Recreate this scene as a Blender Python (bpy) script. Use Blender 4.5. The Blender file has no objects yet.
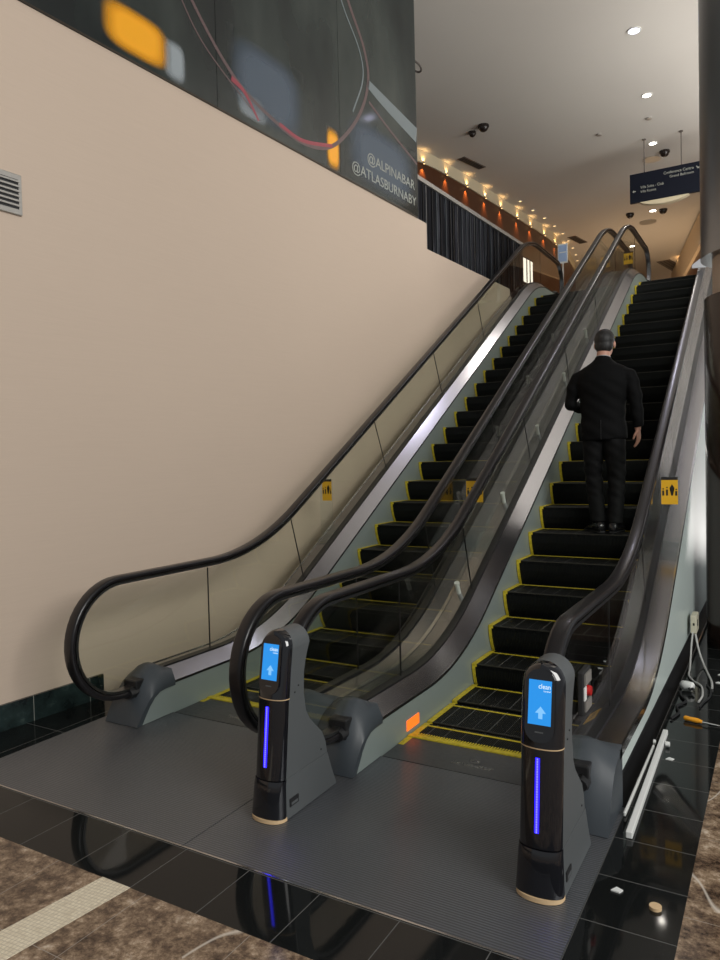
import bpy, bmesh, math, random
from mathutils import Vector, Matrix
random.seed(7)
S = bpy.context.scene
COL = S.collection
PI = math.pi
# ------------------------------------------------------------------ camera, world, big lights, exposure
cd = bpy.data.cameras.new('camera'); cam = bpy.data.objects.new('camera', cd); COL.objects.link(cam)
cd.sensor_fit = 'HORIZONTAL'; cd.sensor_width = 36.0; cd.lens = 726.05 / 720 * 36; cd.clip_start = .05; cd.clip_end = 200
_R = (0.8646341790957008, 0.5018206349104372, -0.024161678699737666)
_U = (0.005192458368986377, 0.0391638716562987, 0.9992193100280715)
_B = (0.502375133456653, -0.8640846263734674, 0.031256739264282456)
cam.matrix_world = Matrix(((_R[0], _U[0], _B[0], 2.0284), (_R[1], _U[1], _B[1], -4.60886), (_R[2], _U[2], _B[2], 1.67934), (0, 0, 0, 1)))
S.camera = cam
S.view_settings.view_transform = 'Standard'; S.view_settings.look = 'None'
S.view_settings.exposure = 0.75; S.view_settings.gamma = 1.0
S.cycles.use_denoising = True
S.cycles.max_bounces = 10; S.cycles.transparent_max_bounces = 16
S.cycles.sample_clamp_indirect = 3.0
w = bpy.data.worlds.new('lobby_ambience'); S.world = w; w.use_nodes = True
w.node_tree.nodes['Background'].inputs[0].default_value = (.93, .97, 1.0, 1)
w.node_tree.nodes['Background'].inputs[1].default_value = .18

def area(name, loc, target, sx, sy, power, color, parent=None):
    l = bpy.data.lights.new(name, 'AREA'); l.shape = 'RECTANGLE'; l.size = sx; l.size_y = sy; l.energy = power; l.color = color
    o = bpy.data.objects.new(name, l); COL.objects.link(o); o.location = loc
    o.rotation_euler = (Vector(target) - Vector(loc)).to_track_quat('-Z', 'Y').to_euler()
    o.parent = parent
    return o
area('wall_fill_light', (8.0, -4.5, 5.4), (-2.2, .5, 2.6), 5, 3.6, 440, (1.0, .985, .95))  # unseen area light added at the side to brighten the left wall
area('ceiling_fill_light', (5.2, 6.5, 4.7), (1.6, 7.0, 7.4), 4, 11, 400, (1.0, .96, .91))  # added out of view, no such fixture, lifts the ceiling brightness
area('far_ceiling_warm_fill', (-.2, 17.5, 4.38), (-.2, 18.0, 7.4), 3.5, 6, 95, (1.0, .70, .42))  # added warm fill, out of sight behind the slab edge, for the far ceiling
area('upper_lobby_warm_light', (0.9, 18.6, 6.9), (0.4, 19.6, 4.3), 2.5, 4, 120, (1.0, .66, .34))

# ------------------------------------------------------------------ materials
def mat(name, col, rough=.5, metal=0.0, **k):
    m = bpy.data.materials.new(name); m.use_nodes = True
    b = m.node_tree.nodes['Principled BSDF']
    b.inputs['Base Color'].default_value = (*col, 1); b.inputs['Roughness'].default_value = rough; b.inputs['Metallic'].default_value = metal
    for kk, v in k.items(): b.inputs[kk].default_value = v
    return m
class NT:
    def __init__(s, m): s.t = m.node_tree; s.n = s.t.nodes; s.b = s.n['Principled BSDF']
    def new(s, typ, **k):
        x = s.n.new(typ)
        for a, v in k.items(): setattr(x, a, v)
        return x
    def link(s, a, b): s.t.links.new(a, b)
    def coord(s, scale=(1, 1, 1), rot=(0, 0, 0), loc=(0, 0, 0)):
        c = s.new('ShaderNodeTexCoord'); mp = s.new('ShaderNodeMapping')
        mp.inputs['Scale'].default_value = scale; mp.inputs['Rotation'].default_value = rot; mp.inputs['Location'].default_value = loc
        s.link(c.outputs['Object'], mp.inputs['Vector']); return mp.outputs[0]
    def math(s, op, a, b=None, c=None):
        x = s.new('ShaderNodeMath', operation=op)
        for i, v in enumerate((a, b, c)):
            if v is None: continue
            if isinstance(v, (int, float)): x.inputs[i].default_value = v
            else: s.link(v, x.inputs[i])
        return x.outputs[0]
    def noise(s, vec, scale, detail=4, rough=.5):
        x = s.new('ShaderNodeTexNoise'); x.inputs['Scale'].default_value = scale; x.inputs['Detail'].default_value = detail; x.inputs['Roughness'].default_value = rough
        s.link(vec, x.inputs['Vector']); return x.outputs[0]
    def ramp(s, fac, stops):
        x = s.new('ShaderNodeValToRGB'); e = x.color_ramp.elements
        while len(e) < len(stops): e.new(.5)
        for i, (p, c) in enumerate(stops): e[i].position = p; e[i].color = (*c, 1) if len(c) == 3 else c
        s.link(fac, x.inputs[0]); return x.outputs[0]
    def mix(s, fac, a, b):
        x = s.new('ShaderNodeMix', data_type='RGBA')
        for i, v in ((0, fac), (6, a), (7, b)):
            if isinstance(v, (int, float)): x.inputs[i].default_value = v
            elif isinstance(v, tuple): x.inputs[i].default_value = (*v, 1)
            else: s.link(v, x.inputs[i])
        return x.outputs[2]
    def bump(s, h, strength=.2, dist=.01):
        x = s.new('ShaderNodeBump'); x.inputs['Strength'].default_value = strength; x.inputs['Distance'].default_value = dist
        s.link(h, x.inputs['Height']); s.link(x.outputs[0], s.b.inputs['Normal'])
    def color(s, c): s.link(c, s.b.inputs['Base Color'])
    def rough(s, c): s.link(c, s.b.inputs['Roughness'])
    def grid(s, vec, px, ox, py, oy, wd):      # 1 on joint lines
        sp = s.new('ShaderNodeSeparateXYZ'); s.link(vec, sp.inputs[0]); r = []
        for o_, p_, off in ((sp.outputs[0], px, ox), (sp.outputs[1], py, oy)):
            f = s.math('FRACT', s.math('DIVIDE', s.math('SUBTRACT', o_, off - wd / 2), p_))
            r.append(s.math('LESS_THAN', f, wd / p_))
        return s.math('MAXIMUM', r[0], r[1])

M = {}
m = M['wall'] = mat('beige_wallcovering', (.52, .42, .335), .72); t = NT(m)
v = t.coord((1, 2.0, 90)); n1 = t.noise(v, 1.6, 5, .6); n2 = t.noise(t.coord((.35, .35, .35)), 1.5, 2)
t.color(t.mix(n1, t.mix(n2, (.50, .397, .315), (.55, .44, .35)), (.57, .457, .365))); t.bump(n1, .12, .004)
M['plaster'] = mat('ceiling_plaster', (.60, .565, .52), .85); t = NT(M['plaster'])
t.color(t.mix(t.noise(t.coord(), .5, 3), (.57, .535, .49), (.63, .60, .55)))
for nm_, px_, ox_, py_, oy_ in (('granite', .345, -.21, .66, -2.33), ('granite_side', 9, 1.3875, .315, -2.01)):
  m = M[nm_] = mat('black_granite', (.012, .013, .013), .06, 0, **{'Specular IOR Level': .24}); t = NT(m)
  v = t.coord(); g = t.grid(v, px_, ox_, py_, oy_, .004)
  sp = t.ramp(t.noise(v, 160, 2, .6), [(.66, (.008, .009, .009)), (.80, (.05, .055, .05))])
  t.color(t.mix(g, sp, (.10, .10, .095))); t.rough(t.math('MULTIPLY_ADD', g, .4, .05))
m = M['granite_green'] = mat('green_black_granite', (.012, .02, .02), .18); t = NT(m)
v = t.coord(); n1 = t.noise(v, 5, 6, .65)
sp = t.sp = t.ramp(n1, [(.40, (.009, .014, .014)), (.58, (.02, .033, .032)), (.72, (.07, .10, .09))])
sx = t.new('ShaderNodeSeparateXYZ'); t.link(v, sx.inputs[0])
gy = t.math('LESS_THAN', t.math('FRACT', t.math('DIVIDE', t.math('SUBTRACT', sx.outputs[1], -1.62), .43)), .010)
t.color(t.mix(gy, sp, (.28, .29, .26)))
m = M['marble'] = mat('brown_marble', (.2, .13, .09), .14); t = NT(m)
v = t.coord(); n1 = t.noise(v, 6.5, 9, .72); n2 = t.noise(v, 22, 8, .8)
base = t.ramp(t.math('ADD', t.math('MULTIPLY', n1, .5), t.math('MULTIPLY', n2, .5)), [(.40, (.030, .017, .010)), (.46, (.105, .066, .042)), (.505, (.20, .135, .085)), (.55, (.33, .235, .155)), (.62, (.60, .50, .39))])
vor = t.new('ShaderNodeTexVoronoi', feature='DISTANCE_TO_EDGE'); vor.inputs['Scale'].default_value = 7.0
wv = t.new('ShaderNodeVectorMath', operation='ADD'); nz_ = t.new('ShaderNodeTexNoise'); nz_.inputs['Scale'].default_value = 5; nz_.inputs['Detail'].default_value = 5; t.link(v, nz_.inputs['Vector'])
t.link(v, wv.inputs[0]); sc_ = t.new('ShaderNodeVectorMath', operation='SCALE'); sc_.inputs['Scale'].default_value = .22; t.link(nz_.outputs[1], sc_.inputs[0]); t.link(sc_.outputs[0], wv.inputs[1]); t.link(wv.outputs[0], vor.inputs['Vector'])
base = t.mix(t.ramp(vor.outputs['Distance'], [(.0, (.32, .32, .32)), (.06, (0, 0, 0))]), base, (.055, .030, .018))
vn = t.new('ShaderNodeTexNoise'); vn.inputs['Scale'].default_value = .9; vn.inputs['Detail'].default_value = 3; vn.inputs['Roughness'].default_value = .45; t.link(t.coord((.9, .5, 1), (0, 0, .75)), vn.inputs['Vector'])
dv = t.math('ABSOLUTE', t.math('SUBTRACT', vn.outputs[0], .53))
gate = t.math('GREATER_THAN', t.noise(v, 1.5, 1), .58)
base = t.mix(t.math('MULTIPLY', gate, t.ramp(dv, [(.0, (.8, .8, .8)), (.0022, (0, 0, 0))])), base, (.66, .60, .52))
g = t.grid(v, .515, -.12, .61, -3.05, .003)
t.color(t.mix(g, base, (.30, .26, .22)))
m = M['mosaic'] = mat('cream_mosaic', (.62, .55, .42), .25); t = NT(m)
v = t.coord(rot=(0, 0, -.1)); g = t.grid(v, .0165, 0, .0165, 0, .0022)
cell = t.new('ShaderNodeTexVoronoi'); cell.inputs['Scale'].default_value = 60; t.link(v, cell.inputs['Vector'])
t.color(t.mix(g, t.mix(cell.outputs['Distance'], (.86, .79, .62), (.62, .54, .40)), (.50, .44, .34)))
m = M['plate'] = mat('ribbed_landing_metal', (.10, .105, .11), .34, .75); t = NT(m)
v = t.coord(); sx = t.new('ShaderNodeSeparateXYZ'); t.link(v, sx.inputs[0])
rb = t.math('PINGPONG', sx.outputs[1], .007); rbn = t.math('DIVIDE', rb, .007)
big = t.noise(v, 2.2, 4, .6); fine = t.noise(v, 60, 3, .6)
c = t.mix(rbn, (.05, .055, .062), (.36, .375, .41)); c = t.mix(big, c, (.18, .19, .205))
t.color(c); t.rough(t.math('MULTIPLY_ADD', fine, .25, .26)); t.bump(rbn, .55, .003)
m = M['comb_metal'] = mat('smooth_comb_metal', (.12, .125, .13), .42, .7); t = NT(m)
t.rough(t.math('MULTIPLY_ADD', t.noise(t.coord(), 40, 4), .3, .3))
def steel(name, col, r0):
    m = mat(name, col, r0, 1.0); t = NT(m)
    t.rough(t.math('MULTIPLY_ADD', t.noise(t.coord((1, 1, 1)), 3.0, 2), .06, r0 - .03))
    return m
M['steel'] = steel('brushed_steel_deck', (.38, .38, .405), .22)
M['skirt'] = mat('satin_skirt_metal', (.30, .35, .335), .38, .2)
M['chrome'] = mat('polished_trim', (.62, .62, .62), .18, 1.0)
M['guide'] = mat('dull_guide_metal', (.20, .20, .205), .3, 1.0)
M['clad'] = mat('pale_side_cladding', (.56, .64, .61), .28)
M['rubber'] = mat('black_handrail_rubber', (.010, .009, .010), .30, 0, **{'Specular IOR Level': .35, 'Coat Weight': .15, 'Coat Roughness': .15})
M['gasket'] = mat('black_gasket', (.010, .010, .011), .4)
M['cover'] = mat('slate_plastic', (.045, .054, .063), .42)
m = M['step'] = mat('black_step_metal', (.006, .0065, .0065), .5, .0, **{'Specular IOR Level': .2}); t = NT(m)
v = t.coord(); sx = t.new('ShaderNodeSeparateXYZ'); t.link(v, sx.inputs[0])
cl = t.math('DIVIDE', t.math('PINGPONG', sx.outputs[0], .006), .006)
ln = t.math('LESS_THAN', t.math('FRACT', t.math('DIVIDE', t.math('ADD', sx.outputs[0], t.math('MULTIPLY', t.math('SINE', t.math('MULTIPLY', t.math('FLOOR', t.math('DIVIDE', sx.outputs[0], .11)), 12.9)), .03)), .11)), .032)
gm = t.new('ShaderNodeNewGeometry'); nz = t.new('ShaderNodeSeparateXYZ'); t.link(gm.outputs['Normal'], nz.inputs[0])
lt = t.math('MULTIPLY', ln, t.math('GREATER_THAN', nz.outputs[2], .8))
t.color(t.mix(lt, t.mix(cl, (.002, .0025, .0025), (.008, .009, .009)), (.13, .13, .125))); t.bump(cl, .7, .006)
M['nose'] = mat('worn_step_edge', (.035, .033, .026), .45, .3)
m = M['yellow'] = mat('yellow_demarcation', (.70, .53, .018), .5); t = NT(m)
t.color(t.mix(t.ramp(t.noise(t.coord(), 30, 5, .7), [(.42, (0, 0, 0)), (.62, (1, 1, 1))]), (.66, .52, .028), (.50, .385, .02)))
def glassy(name, tint, fr=1.0, refl=(1, 1, 1), ior=1.5):
    m = bpy.data.materials.new(name); m.use_nodes = True; n = m.node_tree.nodes; n.clear()
    o = n.new('ShaderNodeOutputMaterial'); mx = n.new('ShaderNodeMixShader'); tr = n.new('ShaderNodeBsdfTransparent'); gl = n.new('ShaderNodeBsdfGlossy'); f = n.new('ShaderNodeFresnel')
    f.inputs[0].default_value = ior; tr.inputs[0].default_value = (*tint, 1); gl.inputs['Roughness'].default_value = .015; gl.inputs[0].default_value = (*refl, 1)
    L = m.node_tree.links; gm = n.new('ShaderNodeNewGeometry'); sb = n.new('ShaderNodeMath'); sb.operation = 'SUBTRACT'; sb.inputs[0].default_value = 1.0; L.new(gm.outputs['Backfacing'], sb.inputs[1])
    ml = n.new('ShaderNodeMath'); ml.operation = 'MULTIPLY'; L.new(f.outputs[0], ml.inputs[0]); L.new(sb.outputs[0], ml.inputs[1]); L.new(ml.outputs[0], mx.inputs[0])   # only the entry face of a pane reflects
    L.new(tr.outputs[0], mx.inputs[1]); L.new(gl.outputs[0], mx.inputs[2]); L.new(mx.outputs[0], o.inputs[0])
    return m
M['glass'] = glassy('balustrade_glass', (.925, .94, .915))
M['acrylic'] = glassy('clear_acrylic', (.95, .97, .97))
M['gloss_black'] = mat('gloss_black_plastic', (.006, .006, .008), .08, 0, **{'Coat Weight': .5})
M['grey_body'] = mat('grey_painted_metal', (.085, .092, .095), .48)
M['grey_dark'] = mat('dark_recess', (.012, .012, .013), .6)
M['tan'] = mat('tan_base_ring', (.62, .44, .25), .5)
def emit(name, col, s):
    m = mat(name, (.02, .02, .02), .3); b = m.node_tree.nodes['Principled BSDF']
    b.inputs['Emission Color'].default_value = (*col, 1); b.inputs['Emission Strength'].default_value = s; return m
M['screen'] = emit('blue_screen', (.010, .29, .82), .60)
M['screen_icon'] = emit('screen_icon', (.22, .55, .95), .62)
M['screen_text'] = emit('screen_text', (.75, .92, 1.0), .62)
M['led'] = emit('blue_led', (.010, .004, 1.0), 2.6)
M['led_dots'] = emit('blue_led_core', (.07, .07, 1.0), 3)
M['amber'] = emit('amber_skirt_lamp', (1.0, .14, .010), 1.0)
M['lamp'] = emit('downlight_lamp', (1.0, .93, .80), 10)
M['lamp_cool'] = emit('cool_downlight_lamp', (.72, .72, 1.0), 6)
M['lamp_warm'] = emit('warm_lamp', (1.0, .62, .25), 1.4)
M['red'] = mat('red_button', (.45, .012, .012), .35)
M['white'] = mat('white_plastic', (.72, .73, .71), .45)
M['ivory'] = mat('ivory_plastic', (.55, .52, .40), .5)
M['cable_w'] = mat('pale_cable', (.45, .45, .43), .5)
M['cable_b'] = mat('black_cable', (.012, .012, .013), .5)
M['amber_plastic'] = mat('orange_handle_plastic', (.85, .36, .02), .35)
M['mural'] = mat('dark_printed_panel', (.035, .045, .044), .10); t = NT(M['mural'])
v = t.coord(); n1 = t.noise(t.coord((1, .8, .35)), 1.1, 4, .55)
t.color(t.ramp(n1, [(.35, (.013, .017, .018)), (.52, (.030, .038, .036)), (.72, (.060, .070, .064))]))
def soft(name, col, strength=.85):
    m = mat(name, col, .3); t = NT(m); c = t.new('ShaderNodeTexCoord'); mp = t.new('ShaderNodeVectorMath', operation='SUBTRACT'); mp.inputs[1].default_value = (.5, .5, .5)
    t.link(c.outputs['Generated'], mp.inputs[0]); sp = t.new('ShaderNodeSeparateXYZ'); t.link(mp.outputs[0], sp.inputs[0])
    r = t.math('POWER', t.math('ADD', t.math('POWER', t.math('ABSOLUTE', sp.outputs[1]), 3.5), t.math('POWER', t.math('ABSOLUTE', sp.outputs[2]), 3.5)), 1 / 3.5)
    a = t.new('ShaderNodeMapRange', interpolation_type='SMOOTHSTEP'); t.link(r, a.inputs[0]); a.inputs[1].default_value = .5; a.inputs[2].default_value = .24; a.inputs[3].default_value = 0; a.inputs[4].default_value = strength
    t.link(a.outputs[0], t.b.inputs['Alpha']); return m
M['reflection_orange'] = soft('orange_reflection_paint', (.95, .42, .02), .95)  # blurred orange reflection in the glossy mural, painted as colour
M['print_blue'] = soft('blue_grey_print', (.10, .13, .17), .7)
M['print_pale'] = soft('pale_print', (.42, .47, .50), .6)
M['print_pink'] = mat('dusty_pink_print', (.12, .08, .08), .35)
M['print_red'] = mat('red_print', (.30, .05, .07), .35)
M['print_grey'] = mat('pale_grey_print', (.17, .20, .21), .35)
M['print_letter'] = mat('printed_letters', (.34, .35, .31), .5)
m = M['wood'] = mat('warm_wood_panel', (.20, .075, .028), .32); t = NT(m)
t.color(t.mix(t.noise(t.coord((3, 3, .35)), 4, 5, .6), (.055, .018, .007), (.095, .033, .012)))
M['cream'] = mat('cream_frieze', (.60, .52, .36), .7)
M['orange_wall'] = mat('warm_beige_wall', (.62, .50, .36), .8)
m = M['rods'] = mat('striped_rail_panel', (.02, .02, .025), .7, 0, **{'Specular IOR Level': .1}); t = NT(m)
v = t.coord((1, 1, .02)); n1 = t.noise(v, 19, 3, .8)
t.color(t.ramp(n1, [(.42, (.003, .003, .004)), (.55, (.010, .010, .014)), (.61, (.055, .058, .07)), (.65, (.008, .008, .011))]))
M['navy'] = mat('navy_sign_face', (.004, .006, .014), .5, 0, **{'Specular IOR Level': .2})
M['black_dome'] = mat('black_dome', (.02, .014, .012), .2)
M['vent'] = mat('vent_metal', (.11, .09, .075), .5)
M['vent_light'] = mat('vent_aluminium', (.42, .40, .37), .4, .6)
M['col_metal'] = mat('dark_column_metal', (.26, .265, .275), .30, .75)
M['col_brown'] = mat('brown_column_casing', (.030, .017, .012), .20)
M['guard'] = mat('white_guard_panel', (.72, .75, .80), .35)
M['suit'] = mat('black_suit_wool', (.0016, .0018, .0021), .8, **{'Specular IOR Level': .15})
M['trouser'] = mat('black_trouser_wool', (.0018, .002, .0023), .75, **{'Specular IOR Level': .2})
M['skin'] = mat('skin', (.46, .24, .17), .55)
M['hair'] = mat('dark_grey_hair', (.020, .019, .018), .6); t = NT(M['hair'])
t.color(t.mix(t.ramp(t.noise(t.coord((1, 1, .4)), 60, 3), [(.5, (0, 0, 0)), (.75, (1, 1, 1))]), (.006, .0055, .0055), (.035, .034, .032)))
M['shirt'] = mat('shirt_cloth', (.30, .30, .31), .8)
M['shoe'] = mat('black_shoe_leather', (.008, .008, .009), .22)
M['eye'] = mat('eye', (.05, .04, .04), .2)
M['ylw_sign'] = mat('yellow_sticker', (.72, .40, .012), .5)
M['ink'] = mat('black_ink', (.01, .01, .01), .6)
M['blue_sign'] = mat('blue_sign_face', (.33, .45, .68), .5)
M['wire'] = mat('dark_wire', (.10, .085, .075), .5)

# ------------------------------------------------------------------ geometry helpers
def link(name, me, m, parent=None):
    o = bpy.data.objects.new(name, me); COL.objects.link(o)
    if m is not None and not me.materials: me.materials.append(m)
    o.parent = parent; return o
def obj(name, bm, m, parent=None, smooth=False, bevel=0, angle=40):
    bmesh.ops.recalc_face_normals(bm, faces=bm.faces[:])
    if bevel:
        bmesh.ops.bevel(bm, geom=[e for e in bm.edges if e.is_manifold and e.calc_face_angle(0) > .5], offset=bevel, segments=2, affect='EDGES', profile=.5)
    me = bpy.data.meshes.new(name); bm.to_mesh(me); bm.free()
    if smooth:
        me.polygons.foreach_set('use_smooth', [True] * len(me.polygons)); me.set_sharp_from_angle(angle=math.radians(angle))
    return link(name, me, m, parent)
def tag(o, label, cat, group=None):
    o['label'] = label; o['category'] = cat
    if group: o['group'] = group
    return o
def empty(name, loc, label, cat, group=None, rz=0):
    o = bpy.data.objects.new(name, None); COL.objects.link(o); o.location = loc; o.rotation_euler.z = rz; o.empty_display_size = .1
    return tag(o, label, cat, group)
def struct(o): o['kind'] = 'structure'; return o
def box(bm, x0, x1, y0, y1, z0, z1):
    vs = [bm.verts.new((x, y, z)) for z in (z0, z1) for x, y in ((x0, y0), (x1, y0), (x1, y1), (x0, y1))]
    for f in ((0, 1, 2, 3), (4, 5, 6, 7), (0, 1, 5, 4), (1, 2, 6, 5), (2, 3, 7, 6), (3, 0, 4, 7)): bm.faces.new([vs[i] for i in f])
def B(*a):
    bm = bmesh.new(); box(bm, *a); return bm
def prism(bm, poly, axis, a, b):            # polygon in the plane across axis, extruded a..b
    def P(u, v_, c): return {'x': (c, u, v_), 'y': (u, c, v_), 'z': (u, v_, c)}[axis]
    A = [bm.verts.new(P(u, v_, a)) for u, v_ in poly]; C = [bm.verts.new(P(u, v_, b)) for u, v_ in poly]
    n = len(poly)
    f1 = bm.faces.new(A); f2 = bm.faces.new(C[::-1])
    for i in range(n): bm.faces.new((A[i], A[(i + 1) % n], C[(i + 1) % n], C[i]))
    if n > 4: bmesh.ops.triangulate(bm, faces=[f1, f2])
def PR(poly, axis, a, b):
    bm = bmesh.new(); prism(bm, poly, axis, a, b); return bm
def grid_surface(bm, rows, close_u=False, cap=False):
    R = [[bm.verts.new(p) for p in r] for r in rows]; n = len(R[0])
    for i in range(len(R) - 1):
        for j in range(n if close_u else n - 1):
            bm.faces.new((R[i][j], R[i][(j + 1) % n], R[i + 1][(j + 1) % n], R[i + 1][j]))
    if cap: bm.faces.new(R[0]); bm.faces.new(R[-1][::-1])
def tube(bm, pts, rad, seg=10, squash=None, ref=None):
    pts = [Vector(p) for p in pts]; n = len(pts)
    rad = rad if isinstance(rad, (list, tuple)) else [rad] * n
    rows = []; up = Vector(ref) if ref else Vector((0, 0, 1))
    T0 = (pts[1] - pts[0]).normalized()
    if abs(T0.dot(up)) > .95: up = Vector((1, 0, 0))
    a = T0.cross(up).normalized()
    for i, p in enumerate(pts):
        T = (pts[min(i + 1, n - 1)] - pts[max(i - 1, 0)]).normalized()
        a = (a - T * a.dot(T)).normalized(); b = T.cross(a)
        r = rad[i]; ra, rb = r if isinstance(r, (list, tuple)) else (r, r)
        rows.append([p + a * ra * math.cos(2 * PI * k / seg) + b * rb * math.sin(2 * PI * k / seg) for k in range(seg)])
    grid_surface(bm, rows, True, True)
def T(pts, rad, seg=10):
    bm = bmesh.new(); tube(bm, pts, rad, seg); return bm
def ellipsoid(bm, c, r, rot=None, u=20, v_=12):
    mtx = Matrix.Translation(c) @ (rot.to_matrix().to_4x4() if rot else Matrix()) @ Matrix.Diagonal((*r, 1))
    bmesh.ops.create_uvsphere(bm, u_segments=u, v_segments=v_, radius=1, matrix=mtx)
def disc(bm, c, r, h, seg=28):               # vertical cylinder from c up by h
    bmesh.ops.create_cone(bm, cap_ends=True, segments=seg, radius1=r, radius2=r, depth=h, matrix=Matrix.Translation((c[0], c[1], c[2] + h / 2)))
def smooth_path(pts, k=6):                   # Catmull-Rom
    P = [Vector(p) for p in pts]; P = [P[0] * 2 - P[1]] + P + [P[-1] * 2 - P[-2]]; out = []
    for i in range(1, len(P) - 2):
        for s in range(k):
            t_ = s / k; a, b, c, d = P[i - 1:i + 3]
            out.append(.5 * ((2 * b) + (c - a) * t_ + (2 * a - 5 * b + 4 * c - d) * t_ ** 2 + (3 * b - a - 3 * c + d) * t_ ** 3))
    out.append(P[-2]); return out
DG = None
def evaluated(o):                            # bake modifiers into the mesh
    dg = bpy.context.evaluated_depsgraph_get(); e = o.evaluated_get(dg); me = bpy.data.meshes.new_from_object(e)
    old = o.data; o.modifiers.clear(); me.name = o.name; o.data = me; return o
def remeshed(name, bm, m, parent, voxel, it=6, fac=.5):
    o = obj(name, bm, m, parent); r = o.modifiers.new('r', 'REMESH'); r.mode = 'VOXEL'; r.voxel_size = voxel; r.use_smooth_shade = True
    s = o.modifiers.new('s', 'SMOOTH'); s.iterations = it; s.factor = fac
    evaluated(o)
    o.data.polygons.foreach_set('use_smooth', [True] * len(o.data.polygons)); return o
def text_mesh(name, body, mtx, width, height, m, parent=None, depth=.002, align='LEFT'):
    c = bpy.data.curves.new(name, 'FONT'); c.body = body; c.extrude = depth / 2; c.resolution_u = 3
    o = bpy.data.objects.new(name, c); COL.objects.link(o)
    dg = bpy.context.evaluated_depsgraph_get(); me = bpy.data.meshes.new_from_object(o.evaluated_get(dg))
    bpy.data.objects.remove(o); xs = [q.co.x for q in me.vertices]; ys = [q.co.y for q in me.vertices]
    sx, sy = width / (max(xs) - min(xs)), height / (max(ys) - min(ys)); x0, y0 = min(xs), min(ys)
    for q in me.vertices: q.co = mtx @ Vector(((q.co.x - x0) * sx, (q.co.y - y0) * sy, q.co.z))
    me.materials.clear(); return link(name, me, m, parent)
def frame(origin, xdir, ydir):               # matrix with given local x and y axes
    x = Vector(xdir).normalized(); y = Vector(ydir).normalized(); z = x.cross(y)
    return Matrix(((x.x, y.x, z.x, origin[0]), (x.y, y.y, z.y, origin[1]), (x.z, y.z, z.z, origin[2]), (0, 0, 0, 1)))

# ------------------------------------------------------------------ setting
TAN = math.tan(math.radians(30)); ZTOP = 4.35; YTOP = ZTOP / TAN; ZC = 7.4
A3 = math.radians(3); WD = Vector((math.sin(A3), math.cos(A3), 0)); WN = Vector((math.cos(A3), -math.sin(A3), 0)); WP0 = Vector((-2.247, -1.489, 0))
def wp(y, z, off=0.0):                       # a point of the left wall at world y, height z, off in front of it
    return WP0 + WD * ((y - WP0.y) / math.cos(A3)) + Vector((0, 0, z)) + WN * off
def wall_prism(poly, o0, o1):
    bm = bmesh.new(); A_ = [bm.verts.new(wp(y, z, o0)) for y, z in poly]; C_ = [bm.verts.new(wp(y, z, o1)) for y, z in poly]; n = len(poly)
    f1 = bm.faces.new(A_); f2 = bm.faces.new(C_[::-1])
    for i in range(n): bm.faces.new((A_[i], A_[(i + 1) % n], C_[(i + 1) % n], C_[i]))
    if n > 4: bmesh.ops.triangulate(bm, faces=[f1, f2])
    return bm
bm = bmesh.new(); box(bm, -7, 7, -9, -2.648, -.1, 0); box(bm, 1.714, 7, -2.648, .2, -.1, 0); struct(obj('floor', bm, M['marble']))
bm = bmesh.new(); box(bm, -7, 1.387, -2.648, -2.326, -.1, 0); box(bm, -7, -1.866, -2.326, 9, -.1, 0)
struct(obj('floor_border', bm, M['granite']))
bm = bmesh.new(); box(bm, 1.387, 1.714, -2.648, .2, -.1, 0); box(bm, 1.387, 7, .2, 9, -.1, 0)
struct(obj('floor_border', bm, M['granite_side']))
struct(obj('trim_1', PR([(-.505, -3.75), (-.33, -3.75), (-.207, -2.648), (-.366, -2.648)], 'z', 0.0002, .0022), M['mosaic']))
struct(obj('wall_left', wall_prism([(-9, 0), (7.0, 0), (7.0, 4.37), (4.12, 4.37), (4.12, 4.70), (-9, 4.70)], -.3, 0), M['wall']))
bm = wall_prism([(-9, 0), (-1.07, 0), (-1.07, .165), (-9, .165)], 0.0, .022); struct(obj('baseboard_left', bm, M['granite_green']))
bm = bmesh.new(); box(bm, -9, 5, -3.2, 26, ZC, ZC + .15); struct(obj('ceiling', bm, M['plaster']))
bm = bmesh.new(); box(bm, -9, 5, 9.9, 26, ZTOP - .25, ZTOP); prism(bm, [(-9, 3.0), (-2.5, 3.0), (-2.1, 9.9), (-9, 9.9)], 'z', ZTOP - .25, ZTOP)
struct(obj('floor_upper', bm, M['marble']))
# curved wood wall of the upper lobby, with its cream frieze
cw = smooth_path([(-7.5, 1.5, 0), (-5.6, 4.2, 0), (-4.6, 6.2, 0), (-3.85, 7.8, 0), (-3.57, 9.35, 0), (-3.42, 10.9, 0), (-3.27, 12.5, 0), (-3.12, 14.5, 0), (-3.22, 16.57, 0), (-3.55, 18.8, 0), (-4.3, 21, 0), (-5.5, 23, 0)], 8)
def along(z0, z1, off):
    bm = bmesh.new(); rows = []
    for i, p in enumerate(cw):
        tn = (cw[min(i + 1, len(cw) - 1)] - cw[max(i - 1, 0)]).normalized(); nn = Vector((tn.y, -tn.x, 0))
        q = p + nn * off; b = p - nn * .2
        rows.append([(q.x, q.y, z0), (q.x, q.y, z1), (b.x, b.y, z1), (b.x, b.y, z0)])
    grid_surface(bm, rows, True, True); return bm
struct(obj('wall_curved', along(ZTOP, 7.17, 0), M['wood'], smooth=True))
struct(obj('trim_2', along(7.17, ZC, .03), M['cream'], smooth=True))
bm = bmesh.new(); box(bm, -9, 6, 24, 24.2, ZTOP, ZC); struct(obj('wall_back', bm, M['orange_wall']))
bm = PR([(-.9, 20.6), (.45, 14.6), (2.2, 10.0), (2.5, 10.0), (.75, 14.6), (-.6, 20.6)], 'z', ZTOP, 6.55); struct(obj('wall_right', bm, M['wood']))
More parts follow.
